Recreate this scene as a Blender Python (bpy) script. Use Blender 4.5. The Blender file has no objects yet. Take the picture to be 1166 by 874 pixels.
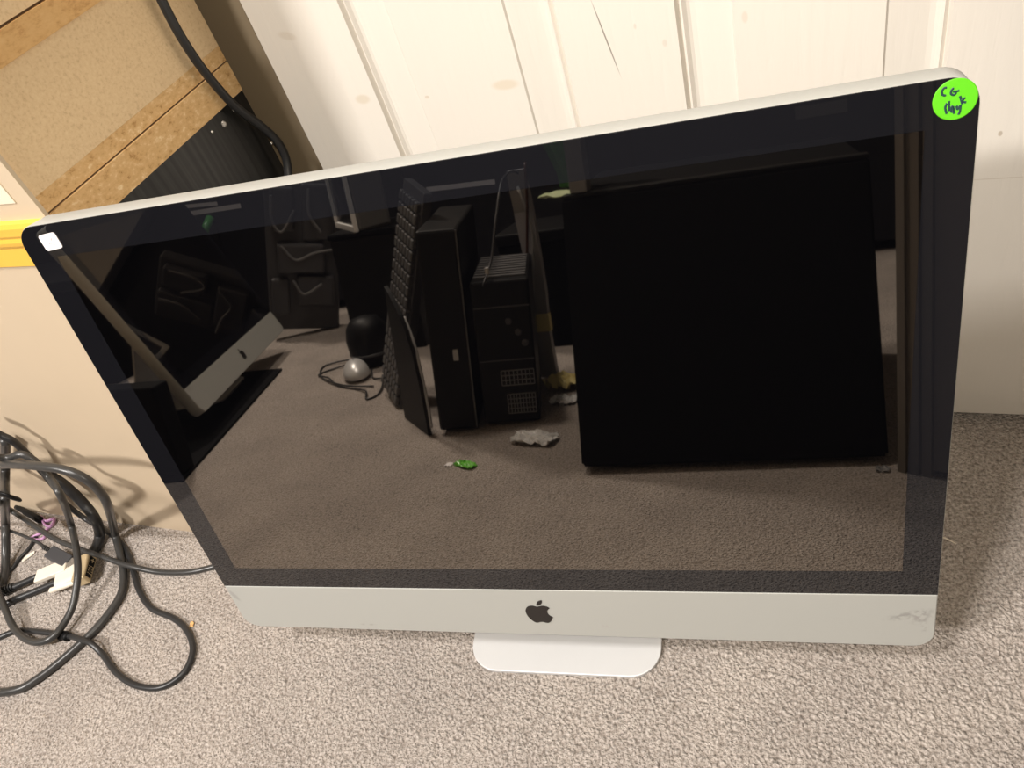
import bpy, bmesh, math, random
from mathutils import Vector, Matrix
random.seed(7)
SC = bpy.context.scene
COL = SC.collection
rad = math.radians

# ------------------------------------------------------------------ camera (metres, Z up; origin on the carpet under the glass)
CAM = Vector((0.20714, -0.33394, 0.74685))
RT = Vector((0.951755, 0.156739, -0.263808))
DN = Vector((-0.065264, -0.736642, -0.673127))
FW = Vector((-0.299837, 0.657869, -0.690873))
FPX = 905.526
TAU = 0.231152                       # backward tilt of the computer
HG = 0.390                           # height of its glass
CHIN = 0.0612

def ray(px, py):
    return RT * ((px - 583) / FPX) + DN * ((py - 437) / FPX) + FW
def hit(px, py, p0, n):
    d = ray(px, py)
    return CAM + d * ((Vector(p0) - CAM).dot(n) / d.dot(n))
def fl(px, py, z=0.0):               # a point of the floor (or a level z)
    return hit(px, py, (0, 0, z), Vector((0, 0, 1)))
cam = bpy.data.cameras.new('camera')
cam.sensor_fit = 'HORIZONTAL'; cam.sensor_width = 36.0
cam.lens = FPX / 1166 * 36.0
cam.clip_start = 0.02; cam.clip_end = 50
co = bpy.data.objects.new('camera', cam); COL.objects.link(co)
co.matrix_world = Matrix(((RT.x, -DN.x, -FW.x, CAM.x), (RT.y, -DN.y, -FW.y, CAM.y), (RT.z, -DN.z, -FW.z, CAM.z), (0, 0, 0, 1)))
SC.camera = co

# ------------------------------------------------------------------ materials
MATS = {}
def new_mat(name):
    m = bpy.data.materials.new(name); m.use_nodes = True
    MATS[name] = m
    nt = m.node_tree
    return m, nt, nt.nodes['Principled BSDF']
def plain(name, col, rough=0.5, metal=0.0, ior=1.5, coat=0.0, spec_tint=None, noise=0.0, nscale=60, bump=0.0, bscale=300, trans=0.0, alpha=1.0, spec=.5):
    m, nt, b = new_mat(name)
    b.inputs['Base Color'].default_value = (*col, 1)
    b.inputs['Roughness'].default_value = rough
    b.inputs['Metallic'].default_value = metal
    b.inputs['IOR'].default_value = ior
    b.inputs['Coat Weight'].default_value = coat
    b.inputs['Transmission Weight'].default_value = trans
    b.inputs['Alpha'].default_value = alpha
    b.inputs['Specular IOR Level'].default_value = spec
    if spec_tint: b.inputs['Specular Tint'].default_value = (*spec_tint, 1)
    tc = nt.nodes.new('ShaderNodeTexCoord')
    if noise:
        n = nt.nodes.new('ShaderNodeTexNoise'); n.inputs['Scale'].default_value = nscale; n.inputs['Detail'].default_value = 4
        nt.links.new(tc.outputs['Object'], n.inputs['Vector'])
        r = nt.nodes.new('ShaderNodeMapRange'); r.inputs['To Min'].default_value = 1 - noise; r.inputs['To Max'].default_value = 1 + noise
        nt.links.new(n.outputs['Fac'], r.inputs['Value'])
        v = nt.nodes.new('ShaderNodeVectorMath'); v.operation = 'SCALE'; v.inputs[0].default_value = col
        nt.links.new(r.outputs['Result'], v.inputs['Scale'])
        nt.links.new(v.outputs['Vector'], b.inputs['Base Color'])
    if bump:
        n2 = nt.nodes.new('ShaderNodeTexNoise'); n2.inputs['Scale'].default_value = bscale; n2.inputs['Detail'].default_value = 3
        nt.links.new(tc.outputs['Object'], n2.inputs['Vector'])
        bp = nt.nodes.new('ShaderNodeBump'); bp.inputs['Strength'].default_value = bump; bp.inputs['Distance'].default_value = 0.002
        nt.links.new(n2.outputs['Fac'], bp.inputs['Height']); nt.links.new(bp.outputs['Normal'], b.inputs['Normal'])
    return m

def ramp(nt, stops):
    r = nt.nodes.new('ShaderNodeValToRGB')
    e = r.color_ramp.elements
    while len(e) < len(stops): e.new(0.5)
    for i, (p, c) in enumerate(stops):
        e[i].position = p; e[i].color = (*c, 1)
    return r

def carpet_mat():
    m, nt, b = new_mat('carpet')
    tc = nt.nodes.new('ShaderNodeTexCoord'); L = nt.links
    warp = nt.nodes.new('ShaderNodeTexNoise'); warp.inputs['Scale'].default_value = 120; warp.inputs['Detail'].default_value = 2
    L.new(tc.outputs['Object'], warp.inputs['Vector'])
    sub = nt.nodes.new('ShaderNodeVectorMath'); sub.operation = 'SUBTRACT'; sub.inputs[1].default_value = (.5, .5, .5)
    L.new(warp.outputs['Color'], sub.inputs[0])
    sc = nt.nodes.new('ShaderNodeVectorMath'); sc.operation = 'SCALE'; sc.inputs['Scale'].default_value = 0.006
    L.new(sub.outputs['Vector'], sc.inputs[0])
    add = nt.nodes.new('ShaderNodeVectorMath'); add.operation = 'ADD'
    L.new(tc.outputs['Object'], add.inputs[0]); L.new(sc.outputs['Vector'], add.inputs[1])
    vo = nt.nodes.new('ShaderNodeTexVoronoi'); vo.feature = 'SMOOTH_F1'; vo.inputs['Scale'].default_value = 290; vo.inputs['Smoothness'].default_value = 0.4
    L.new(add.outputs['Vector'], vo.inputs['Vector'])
    n1 = nt.nodes.new('ShaderNodeTexNoise'); n1.inputs['Scale'].default_value = 340; n1.inputs['Detail'].default_value = 3; n1.inputs['Roughness'].default_value = .65
    L.new(tc.outputs['Object'], n1.inputs['Vector'])
    n3 = nt.nodes.new('ShaderNodeTexNoise'); n3.inputs['Scale'].default_value = 9; n3.inputs['Detail'].default_value = 3
    L.new(tc.outputs['Object'], n3.inputs['Vector'])
    cr = ramp(nt, [(.33, (.22, .195, .172)), (.45, (.44, .395, .352)), (.55, (.54, .488, .442)), (.68, (.70, .65, .605))])
    L.new(n1.outputs['Fac'], cr.inputs['Fac'])
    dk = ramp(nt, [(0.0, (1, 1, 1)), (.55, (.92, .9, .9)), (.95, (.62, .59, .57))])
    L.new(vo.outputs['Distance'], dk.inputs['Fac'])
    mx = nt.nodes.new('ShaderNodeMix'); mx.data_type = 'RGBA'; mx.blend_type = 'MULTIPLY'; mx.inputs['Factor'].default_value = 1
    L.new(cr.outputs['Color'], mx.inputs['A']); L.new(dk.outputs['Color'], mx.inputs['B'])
    lg = ramp(nt, [(.3, (.86, .85, .85)), (.7, (1.06, 1.05, 1.04))])
    L.new(n3.outputs['Fac'], lg.inputs['Fac'])
    mx2 = nt.nodes.new('ShaderNodeMix'); mx2.data_type = 'RGBA'; mx2.blend_type = 'MULTIPLY'; mx2.inputs['Factor'].default_value = 1
    L.new(mx.outputs['Result'], mx2.inputs['A']); L.new(lg.outputs['Color'], mx2.inputs['B'])
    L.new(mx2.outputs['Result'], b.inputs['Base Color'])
    b.inputs['Roughness'].default_value = 0.95; b.inputs['Specular IOR Level'].default_value = .1
    b.inputs['Sheen Weight'].default_value = .15
    hm = nt.nodes.new('ShaderNodeMath'); hm.operation = 'SUBTRACT'
    L.new(n1.outputs['Fac'], hm.inputs[0]); L.new(vo.outputs['Distance'], hm.inputs[1])
    bp = nt.nodes.new('ShaderNodeBump'); bp.inputs['Strength'].default_value = .9; bp.inputs['Distance'].default_value = .004
    L.new(hm.outputs['Value'], bp.inputs['Height']); L.new(bp.outputs['Normal'], b.inputs['Normal'])
    return m

def ellipse_mask(nt, tc, cx, cz, rx, rz, ang, soft=.5, axes='XZ'):
    """1 inside a soft ellipse of the object's own X-Z plane, 0 outside: a stain or a scuff"""
    L = nt.links
    mp = nt.nodes.new('ShaderNodeMapping'); mp.vector_type = 'TEXTURE'
    if axes == 'XZ':
        mp.inputs['Location'].default_value = (cx, 0, cz); mp.inputs['Rotation'].default_value = (0, ang, 0); mp.inputs['Scale'].default_value = (rx, 1e3, rz)
    else:
        mp.inputs['Location'].default_value = (cx, cz, 0); mp.inputs['Rotation'].default_value = (0, 0, ang); mp.inputs['Scale'].default_value = (rx, rz, 1e3)
    L.new(tc.outputs['Object'], mp.inputs['Vector'])
    ln = nt.nodes.new('ShaderNodeVectorMath'); ln.operation = 'LENGTH'; L.new(mp.outputs['Vector'], ln.inputs[0])
    mr = nt.nodes.new('ShaderNodeMapRange'); mr.interpolation_type = 'SMOOTHSTEP'
    mr.inputs['From Min'].default_value = 1.0; mr.inputs['From Max'].default_value = 1.0 - soft
    L.new(ln.outputs['Value'], mr.inputs['Value'])
    return mr.outputs['Result']

def stain(nt, b, src, masks):
    L = nt.links; cur = src
    for mask, col, amt in masks:
        k = nt.nodes.new('ShaderNodeMath'); k.operation = 'MULTIPLY'; k.inputs[1].default_value = amt; L.new(mask, k.inputs[0])
        mx = nt.nodes.new('ShaderNodeMix'); mx.data_type = 'RGBA'
        L.new(k.outputs['Value'], mx.inputs['Factor'])
        if isinstance(cur, tuple): mx.inputs['A'].default_value = (*cur, 1)
        else: L.new(cur, mx.inputs['A'])
        mx.inputs['B'].default_value = (*col, 1)
        cur = mx.outputs['Result']
    L.new(cur, b.inputs['Base Color'])

def chip_mat(name, stops, scale, stretch=(1, 1, 1), bump=.15):
    m, nt, b = new_mat(name); L = nt.links
    tc = nt.nodes.new('ShaderNodeTexCoord'); mp = nt.nodes.new('ShaderNodeMapping'); mp.inputs['Scale'].default_value = stretch
    L.new(tc.outputs['Object'], mp.inputs['Vector'])
    n = nt.nodes.new('ShaderNodeTexNoise'); n.inputs['Scale'].default_value = scale; n.inputs['Detail'].default_value = 5; n.inputs['Roughness'].default_value = .7
    L.new(mp.outputs['Vector'], n.inputs['Vector'])
    r = ramp(nt, stops); L.new(n.outputs['Fac'], r.inputs['Fac']); L.new(r.outputs['Color'], b.inputs['Base Color'])
    b.inputs['Roughness'].default_value = .75; b.inputs['Specular IOR Level'].default_value = .25
    bp = nt.nodes.new('ShaderNodeBump'); bp.inputs['Strength'].default_value = bump; bp.inputs['Distance'].default_value = .001
    L.new(n.outputs['Fac'], bp.inputs['Height']); L.new(bp.outputs['Normal'], b.inputs['Normal'])
    return m

carpet = carpet_mat()
ALU = (.485, .487, .458)
alu = plain('anodised_aluminium', ALU, .58, .25, noise=.03, nscale=40)
alu_foot = plain('aluminium_foot', (.64, .64, .64), .45, .2, noise=.02, nscale=60, bump=.03, bscale=900)
bezel_black = plain('black_glass', (.007, .007, .009), .012, ior=1.75)
display_black = plain('display_glass', (.0012, .0012, .0016), .02, ior=3.0, spec_tint=(1, .90, .79))
logo_black = plain('logo_black', (.016, .013, .012), .2)
green_paper = plain('fluorescent_green_paper', (.10, .53, .003), .6)
white_paper = plain('white_paper', (.85, .82, .82), .6)
pen_blue = plain('pen_ink', (.012, .045, .045), .5)
pen_pink = plain('faded_pen', (.60, .50, .52), .6)
cream = plain('cream_laminate', (.62, .50, .36), .5, noise=.02, nscale=20)
cream_white = plain('pale_label', (.80, .72, .58), .5)
yellow_tape = plain('yellow_edging', (.90, .52, .07), .35, noise=.03, nscale=20)
mdf = chip_mat('fibreboard', [(.3, (.64, .46, .27)), (.45, (.77, .57, .345)), (.7, (.83, .64, .40))], 330)
chip = chip_mat('chipboard', [(.3, (.44, .23, .085)), (.42, (.68, .43, .195)), (.56, (.74, .49, .24)), (.72, (.92, .72, .44))], 130, (1, 1, 1.6))
chip_o = chip_mat('chipboard_rail', [(.3, (.50, .27, .10)), (.5, (.68, .42, .18)), (.75, (.74, .49, .23))], 90, (1, 1, 2))
groove_dark = plain('raw_groove', (.12, .07, .035), .9)
taupe = plain('taupe_paint', (.30, .235, .155), .6, noise=.04, nscale=8)
blk_cable = plain('black_cable_rubber', (.022, .022, .023), .38, noise=.1, nscale=30)
grey_cable = plain('grey_cable_rubber', (.042, .041, .040), .32, noise=.1, nscale=30)
blk_plastic = plain('black_plastic', (.0035, .0035, .004), .5, spec=.22)
blk_matte = plain('black_matte', (.003, .003, .0035), .85, spec=.12)
dk_grey = plain('dark_grey_plastic', (.055, .055, .06), .4)
mid_grey = plain('mid_grey_plastic', (.20, .20, .205), .5)
lt_grey = plain('light_grey_plastic', (.45, .45, .46), .45)
silver = plain('silver_plastic', (.62, .62, .62), .35, .3)
steel = plain('bright_steel', (.75, .74, .72), .25, .9)
navy = plain('navy_laminate', (.006, .0065, .010), .6, spec=.25)
cream_plug = plain('cream_plug', (.80, .73, .62), .45)
gold = plain('gilt_shell', (.72, .58, .36), .3, .5)
purple = plain('purple_plastic', (.55, .30, .52), .4)
yellow_paper = plain('yellow_paper', (.80, .68, .30), .6)
pale_green = plain('pale_green_paper', (.45, .52, .30), .6)
green_bag = plain('green_plastic', (.05, .22, .05), .35)
green_wrap = plain('green_wrapper', (.14, .50, .05), .3)
bubble = plain('clear_bubble_film', (.85, .85, .84), .12, trans=.15, bump=.9, bscale=160)
red_cable = plain('red_brown_cable', (.07, .022, .014), .4)
red_plug = plain('red_plug', (.65, .12, .07), .4)
wall_paint = plain('room_paint', (.50, .46, .40), .7)
ceil_paint = plain('ceiling_paint', (.65, .63, .60), .8)
brown_rod = plain('brown_grey_rod', (.12, .10, .09), .5)

def screen_grain(name, col, bumpy=.25):
    """white semi-gloss paint over a moulded wood grain, with a few old stains"""
    m, nt, b = new_mat(name); L = nt.links
    tc = nt.nodes.new('ShaderNodeTexCoord'); mp = nt.nodes.new('ShaderNodeMapping'); mp.inputs['Scale'].default_value = (1, 1, .09)
    L.new(tc.outputs['Object'], mp.inputs['Vector'])
    n = nt.nodes.new('ShaderNodeTexNoise'); n.inputs['Scale'].default_value = 170; n.inputs['Detail'].default_value = 3; n.inputs['Distortion'].default_value = .6
    L.new(mp.outputs['Vector'], n.inputs['Vector'])
    w = nt.nodes.new('ShaderNodeTexWave'); w.inputs['Scale'].default_value = 18; w.inputs['Distortion'].default_value = 9; w.inputs['Detail'].default_value = 2; w.inputs['Detail Scale'].default_value = 1.2
    L.new(mp.outputs['Vector'], w.inputs['Vector'])
    ad = nt.nodes.new('ShaderNodeMath'); ad.operation = 'MULTIPLY_ADD'; ad.inputs[1].default_value = .22
    L.new(w.outputs['Fac'], ad.inputs[0]); L.new(n.outputs['Fac'], ad.inputs[2])
    bp = nt.nodes.new('ShaderNodeBump'); bp.inputs['Strength'].default_value = bumpy; bp.inputs['Distance'].default_value = .0012
    L.new(ad.outputs['Value'], bp.inputs['Height']); L.new(bp.outputs['Normal'], b.inputs['Normal'])
    b.inputs['Roughness'].default_value = .5
    return m, nt, b, tc, col

# ------------------------------------------------------------------ object helpers
def link(name, me, mat, parent=None, smooth=False):
    o = bpy.data.objects.new(name, me); COL.objects.link(o)
    if mat: me.materials.append(mat)
    if parent: o.parent = parent
    if smooth:
        for p in me.polygons: p.use_smooth = True
    return o
def obj(name, bm, mat, parent=None, smooth=False, mx=None, auto=None):
    if mx is not None: bmesh.ops.transform(bm, matrix=mx, verts=bm.verts)
    bmesh.ops.recalc_face_normals(bm, faces=bm.faces)
    if auto is not None:
        for e in bm.edges:
            e.smooth = len(e.link_faces) < 2 or e.calc_face_angle(0) < auto
        smooth = True
    me = bpy.data.meshes.new(name); bm.to_mesh(me); bm.free()
    return link(name, me, mat, parent, smooth)
def empty(name, loc, label, cat, group=None, rot=(0, 0, 0)):
    o = bpy.data.objects.new(name, None); COL.objects.link(o)
    o.empty_display_size = .05
    o.location = loc; o.rotation_euler = rot
    tag(o, label, cat, group); return o
def tag(o, label=None, cat=None, group=None, kind=None):
    if label: o['label'] = label
    if cat: o['category'] = cat
    if group: o['group'] = group
    if kind: o['kind'] = kind
    return o
def add_box(bm, c, s, rot=None, bev=0.0, seg=2):
    t = bmesh.new(); bmesh.ops.create_cube(t, size=1)
    bmesh.ops.scale(t, vec=s, verts=t.verts)
    if bev: bmesh.ops.bevel(t, geom=t.edges[:], offset=bev, segments=seg, affect='EDGES', profile=.5)
    if rot is not None: bmesh.ops.transform(t, matrix=rot.to_4x4(), verts=t.verts)
    bmesh.ops.translate(t, vec=c, verts=t.verts)
    merge(bm, t); return bm
def merge(bm, t):
    me = bpy.data.meshes.new('tmp'); t.to_mesh(me); t.free(); bm.from_mesh(me); bpy.data.meshes.remove(me)
def box(c, s, rot=None, bev=0.0, seg=2):
    return add_box(bmesh.new(), c, s, rot, bev, seg)
def box6(x0, x1, y0, y1, z0, z1, bev=0.0, seg=2):
    return box(((x0 + x1) / 2, (y0 + y1) / 2, (z0 + z1) / 2), (abs(x1 - x0), abs(y1 - y0), abs(z1 - z0)), None, bev, seg)
def prism(outline, z0, z1, bev=0.0, seg=2):
    """outline in x-y, extruded from z0 to z1"""
    bm = bmesh.new()
    f = bm.faces.new([bm.verts.new((x, y, z0)) for x, y in outline])
    r = bmesh.ops.extrude_face_region(bm, geom=[f])
    bmesh.ops.translate(bm, vec=(0, 0, z1 - z0), verts=[v for v in r['geom'] if isinstance(v, bmesh.types.BMVert)])
    if bev:
        ed = [e for e in bm.edges if abs(e.verts[0].co.z - e.verts[1].co.z) < 1e-9]
        bmesh.ops.bevel(bm, geom=ed, offset=bev, segments=seg, affect='EDGES', profile=.5)
    bmesh.ops.recalc_face_normals(bm, faces=bm.faces)
    return bm
def rrect(x0, x1, y0, y1, r, n=8):
    """rounded rectangle; r = (bl, br, tr, tl)"""
    if not isinstance(r, (tuple, list)): r = (r,) * 4
    out = []
    for (cx, cy, a0), q in zip((((x0, y0, 180)), ((x1, y0, 270)), ((x1, y1, 0)), ((x0, y1, 90))), r):
        if q <= 0: out.append((cx, cy)); continue
        sx = 1 if cx == x0 else -1; sy = 1 if cy == y0 else -1
        for k in range(n + 1):
            a = rad(a0 + 90 * k / n)
            out.append((cx + sx * q + q * math.cos(a), cy + sy * q + q * math.sin(a)))
    return out
def catmull(pts, n=8):
    P = [Vector(p) for p in pts]; P = [P[0] * 2 - P[1]] + P + [P[-1] * 2 - P[-2]]
    out = []
    for i in range(1, len(P) - 2):
        p0, p1, p2, p3 = P[i - 1:i + 3]
        for k in range(n):
            t = k / n
            out.append(.5 * ((2 * p1) + (p2 - p0) * t + (2 * p0 - 5 * p1 + 4 * p2 - p3) * t * t + (3 * p1 - p0 - 3 * p2 + p3) * t ** 3))
    out.append(P[-2]); return out
def add_tube(bm, pts, r, sides=12, flat=None):
    """pts: Vectors; r: radius or list; flat = (normal, factor) squashes the section"""
    n = len(pts); rings = []; prev = None
    for i, p in enumerate(pts):
        t = (pts[min(i + 1, n - 1)] - pts[max(i - 1, 0)]).normalized()
        if prev is None:
            a = Vector((0, 0, 1)) if abs(t.z) < .9 else Vector((1, 0, 0))
            u = t.cross(a).normalized()
        else:
            u = (prev - t * prev.dot(t)).normalized()
        prev = u; v = t.cross(u)
        rr = r[i] if isinstance(r, (list, tuple)) else r
        ring = []
        for k in range(sides):
            a = 2 * math.pi * k / sides
            d = u * (math.cos(a) * rr) + v * (math.sin(a) * rr)
            if flat: d = d - flat[0] * d.dot(flat[0]) * (1 - flat[1])
            ring.append(bm.verts.new(p + d))
        rings.append(ring)
    for i in range(n - 1):
        for k in range(sides):
            bm.faces.new((rings[i][k], rings[i][(k + 1) % sides], rings[i + 1][(k + 1) % sides], rings[i + 1][k]))
    bm.faces.new(rings[0][::-1]); bm.faces.new(rings[-1])
    return bm
def tube(pts, r, sides=12, smooth=8, flat=None):
    return add_tube(bmesh.new(), catmull(pts, smooth) if smooth else [Vector(p) for p in pts], r, sides, flat)
def crumple(size, amp, n=10, seed=1, thick=.0012, fold=.5):
    """a crumpled sheet lying on z = 0, closed (has a thickness)"""
    rnd = random.Random(seed); bm = bmesh.new()
    ph = [(rnd.uniform(-6, 6), rnd.uniform(-6, 6), rnd.uniform(0, 6.28)) for _ in range(7)]
    g = []
    for i in range(n + 1):
        row = []
        for j in range(n + 1):
            u, v = i / n - .5, j / n - .5
            h = sum(abs(math.sin(a * u * 2.2 + b * v * 2.2 + c)) for a, b, c in ph) / len(ph)
            k = 1 - fold * (u * u + v * v)
            x = u * size[0] * k + rnd.uniform(-.3, .3) * size[0] / n
            y = v * size[1] * k + rnd.uniform(-.3, .3) * size[1] / n
            row.append(bm.verts.new((x, y, .0008 + amp * (h * .8 + rnd.random() * .2))))
        g.append(row)
    for i in range(n):
        for j in range(n):
            bm.faces.new((g[i][j], g[i + 1][j], g[i + 1][j + 1], g[i][j + 1]))
    zmin = min(v.co.z for v in bm.verts)
    for v in bm.verts: v.co.z -= zmin - thick
    r = bmesh.ops.extrude_face_region(bm, geom=bm.faces[:])
    bmesh.ops.translate(bm, vec=(0, 0, -thick), verts=[v for v in r['geom'] if isinstance(v, bmesh.types.BMVert)])
    bmesh.ops.recalc_face_normals(bm, faces=bm.faces)
    return bm
def lathe(profile, n=32):
    bm = bmesh.new(); rings = []
    for r, z in profile:
        rings.append([bm.verts.new((r * math.cos(2 * math.pi * k / n), r * math.sin(2 * math.pi * k / n), z)) for k in range(n)] if r > 1e-6 else [bm.verts.new((0, 0, z))])
    for a, b in zip(rings, rings[1:]):
        for k in range(n):
            q = [a[k % len(a)], a[(k + 1) % len(a)], b[(k + 1) % len(b)], b[k % len(b)]]
            q = list(dict.fromkeys(q))
            if len(q) > 2: bm.faces.new(q)
    if len(rings[0]) > 1: bm.faces.new(rings[0][::-1])
    if len(rings[-1]) > 1: bm.faces.new(rings[-1])
    return bm

# ------------------------------------------------------------------ the room
bm = bmesh.new(); add_box(bm, (0, 0, -.05), (7, 7, .1)); tag(obj('floor', bm, carpet), kind='structure')
bm = box((0, -.6, 2.45), (7, 6.5, .1)); tag(obj('ceiling', bm, ceil_paint), kind='structure')
DANG = rad(-7.2)
DU = Vector((math.cos(DANG), math.sin(DANG), 0)); DNRM = Vector((DU.y, -DU.x, 0))     # along the door / out of it, to the camera
D0 = fl(1088, 469, .012)                                                              # bottom of the door at the computer's right side
def dmx(o, normal=DNRM, u=DU):                                                        # x along, y into the wall, z up
    return Matrix(((u.x, -normal.x, 0, o.x), (u.y, -normal.y, 0, o.y), (0, 0, 1, 0), (0, 0, 0, 1)))
WM = dmx(D0)
bm = box6(-3.2, 2.6, .042, .14, 0, 2.4); tag(obj('wall_back', bm, taupe, mx=WM), kind='structure')
bm = box6(-3.0, -2.9, -3.2, 1.2, 0, 2.4); tag(obj('wall_left', bm, wall_paint), kind='structure')
bm = box6(2.4, 2.5, -3.2, .4, 0, 2.4); tag(obj('wall_right', bm, wall_paint), kind='structure')
bm = box6(-3.0, 2.5, -3.3, -3.2, 0, 2.4); tag(obj('wall_front', bm, wall_paint), kind='structure')

# panelled door: a slab with two columns of raised panels
def door_panel_bm(w, h, d=.0065, ogee=.012, slope=.030):
    """the visible recess and raised field of one moulded panel, front at y = 0, into +y"""
    bm = bmesh.new()
    prof = [(0, 0), (.0022, d * .8), (.0050, d * .42), (.0080, d * .85), (.0105, d), (.0145, d), (ogee + slope, d * .42), (ogee + slope + .0015, d * .12)]
    loops = []
    for inset, dep in prof:
        x0, x1, z0, z1 = inset, w - inset, inset, h - inset
        loops.append([bm.verts.new(q) for q in ((x0, dep, z0), (x1, dep, z0), (x1, dep, z1), (x0, dep, z1))])
    for a, b in zip(loops, loops[1:]):
        for k in range(4): bm.faces.new((a[k], a[(k + 1) % 4], b[(k + 1) % 4], b[k]))
    bm.faces.new(loops[-1])
    return bm
UL, UR = -.6290, .080
GX = [(-.5315, -.339), (-.243, -.0485)]
PZ = [(.245, .86), (.98, 1.62), (1.72, 1.93)]
bm = bmesh.new(); TH = .035
xs = sorted({UL, UR, *[v for g in GX for v in g]}); zs = sorted({.012, 2.03, *[v for g in PZ for v in g]})
for i in range(len(xs) - 1):
    for j in range(len(zs) - 1):
        hole = any(abs(xs[i] - a) < 1e-6 for a, b_ in GX) and any(abs(zs[j] - a) < 1e-6 for a, b_ in PZ)
        if hole:
            t = door_panel_bm(xs[i + 1] - xs[i], zs[j + 1] - zs[j]); bmesh.ops.translate(t, vec=(xs[i], 0, zs[j]), verts=t.verts); merge(bm, t)
        else:
            bm.faces.new([bm.verts.new(q) for q in ((xs[i], 0, zs[j]), (xs[i + 1], 0, zs[j]), (xs[i + 1], 0, zs[j + 1]), (xs[i], 0, zs[j + 1]))])
bmesh.ops.remove_doubles(bm, verts=bm.verts, dist=1e-5)
for q in (((UL, 0, .012), (UL, TH, .012), (UL, TH, 2.03), (UL, 0, 2.03)), ((UR, 0, .012), (UR, TH, .012), (UR, TH, 2.03), (UR, 0, 2.03)),
          ((UL, 0, .012), (UR, 0, .012), (UR, TH, .012), (UL, TH, .012)), ((UL, 0, 2.03), (UR, 0, 2.03), (UR, TH, 2.03), (UL, TH, 2.03)),
          ((UL, TH, .012), (UR, TH, .012), (UR, TH, 2.03), (UL, TH, 2.03))):
    bm.faces.new([bm.verts.new(v) for v in q])
bmesh.ops.remove_doubles(bm, verts=bm.verts, dist=1e-5)
m, nt, b, tc, colr = screen_grain('door_paint', (.74, .695, .63))
def dloc(px, py):
    p = hit(px, py, D0, DNRM) - D0
    return p.dot(DU), p.z + D0.z
def dstain(px, py, rx, rz, ang=0, soft=.5):
    x, z = dloc(px, py); return ellipse_mask(nt, tc, x, z, rx, rz, ang, soft)
stain(nt, b, colr, [(dstain(575, 97, .016, .006), (.64, .55, .42), .6), (dstain(413, 113, .010, .006), (.62, .54, .42), .6), (dstain(327, 41, .012, .005, .3), (.62, .55, .46), .5),
                    (dstain(757, 49, .0025, .004), (.56, .50, .42), .4), (dstain(723, 30, .0014, .003), (.52, .46, .38), .4), (dstain(690, 44, .0008, .040, rad(-11), .5), (.22, .19, .16), .85),
                    (dstain(848, 20, .003, .006), (.6, .5, .4), .4), (dstain(1139, 152, .002, .003), (.45, .38, .3), .8), (dstain(1136, 203, .03, .0008), (.55, .48, .4), .5),
                    (dstain(486, 111, .003, .002), (.6, .52, .42), .7)])
d1 = obj('door_1', bm, MATS['door_paint']); d1.matrix_world = WM
tag(d1, kind='structure')

# ------------------------------------------------------------------ cream cabinet at the left (face to the camera, raw board side)
CC = Vector((-.328, .123, 0))
FA = rad(172.8); FD = Vector((math.cos(FA), math.sin(FA), 0))        # along its face, to the left
SA = rad(76); SD = Vector((math.cos(SA), math.sin(SA), 0))           # along its side, away from the camera
FN = Vector((FD.y * -1, FD.x, 0)); FN = FN if FN.y < 0 else -FN      # out of the face
SN = Vector((SD.y, -SD.x, 0))                                        # out of the side
cab = empty('storage_cabinet', CC + FD * .3, 'cream laminate cabinet with yellow edging and raw chipboard side beside the white door', 'cabinet')
CB = Matrix.Translation(-cab.location)
def local(o, root):      # keep world placement of a mesh made in world coordinates
    o.matrix_parent_inverse = Matrix.Translation(-root.location); return o
CH = .76
def foot(s0, s1, e0, e1):  # footprint along the side: s from the corner, e outwards (negative = inside)
    a = CC + SD * s0; b_ = CC + SD * s1
    return [tuple((a + SN * e0)[:2]), tuple((b_ + SN * e0)[:2]), tuple((b_ + SN * e1)[:2]), tuple((a + SN * e1)[:2])]
body_pts = [CC + FD * .017 + SD * .004, CC + SD * .25 - SN * .017, CC + SD * .25 + FD * .80, CC + FD * .80 + SD * .004]
local(obj('carcass', prism([tuple(p[:2]) for p in body_pts], .0, CH - .01), cream, cab), cab)
fp = [CC, CC + SD * .0035, CC + SD * .0035 + FD * .80, CC + FD * .80]
local(obj('front_panel', prism([tuple(p[:2]) for p in fp], 0, CH), cream, cab), cab)
E0 = .0036
def side(name, z0, z1, s0, s1, out, mat, bev=0):
    return local(obj(name, prism(foot(s0, s1, out, -.017), z0, z1, bev), mat, cab), cab)
side('board_panel', .5113, .5955, E0, .25, -.0035, mdf)
side('board_panel', .6185, CH, E0, .25, -.002, mdf)
r1 = side('rail', .596, .6165, E0, .25, -.0005, chip_o)
side('rail', .4966, .5112, E0, .25, -.0036, chip)
r2 = side('rail', .4655, .4950, E0, .226, -.0018, chip)
side('rail', .4655, .4950, .2262, .25, -.0030, chip)
blackp = side('black_panel', 0, .4650, E0, .25, -.004, None)
m, nt, b = new_mat('black_wood_grain')
tc = nt.nodes.new('ShaderNodeTexCoord'); mp = nt.nodes.new('ShaderNodeMapping'); mp.inputs['Scale'].default_value = (1, 1, .03)
nt.links.new(tc.outputs['Object'], mp.inputs['Vector'])
n = nt.nodes.new('ShaderNodeTexNoise'); n.inputs['Scale'].default_value = 160; n.inputs['Detail'].default_value = 3
nt.links.new(mp.outputs['Vector'], n.inputs['Vector'])
r = ramp(nt, [(.35, (.006, .006, .006)), (.65, (.028, .027, .026))]); nt.links.new(n.outputs['Fac'], r.inputs['Fac']); nt.links.new(r.outputs['Color'], b.inputs['Base Color'])
b.inputs['Roughness'].default_value = .33
bp = nt.nodes.new('ShaderNodeBump'); bp.inputs['Strength'].default_value = .12; bp.inputs['Distance'].default_value = .001
nt.links.new(n.outputs['Fac'], bp.inputs['Height']); nt.links.new(bp.outputs['Normal'], b.inputs['Normal'])
blackp.data.materials.append(m)
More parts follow.
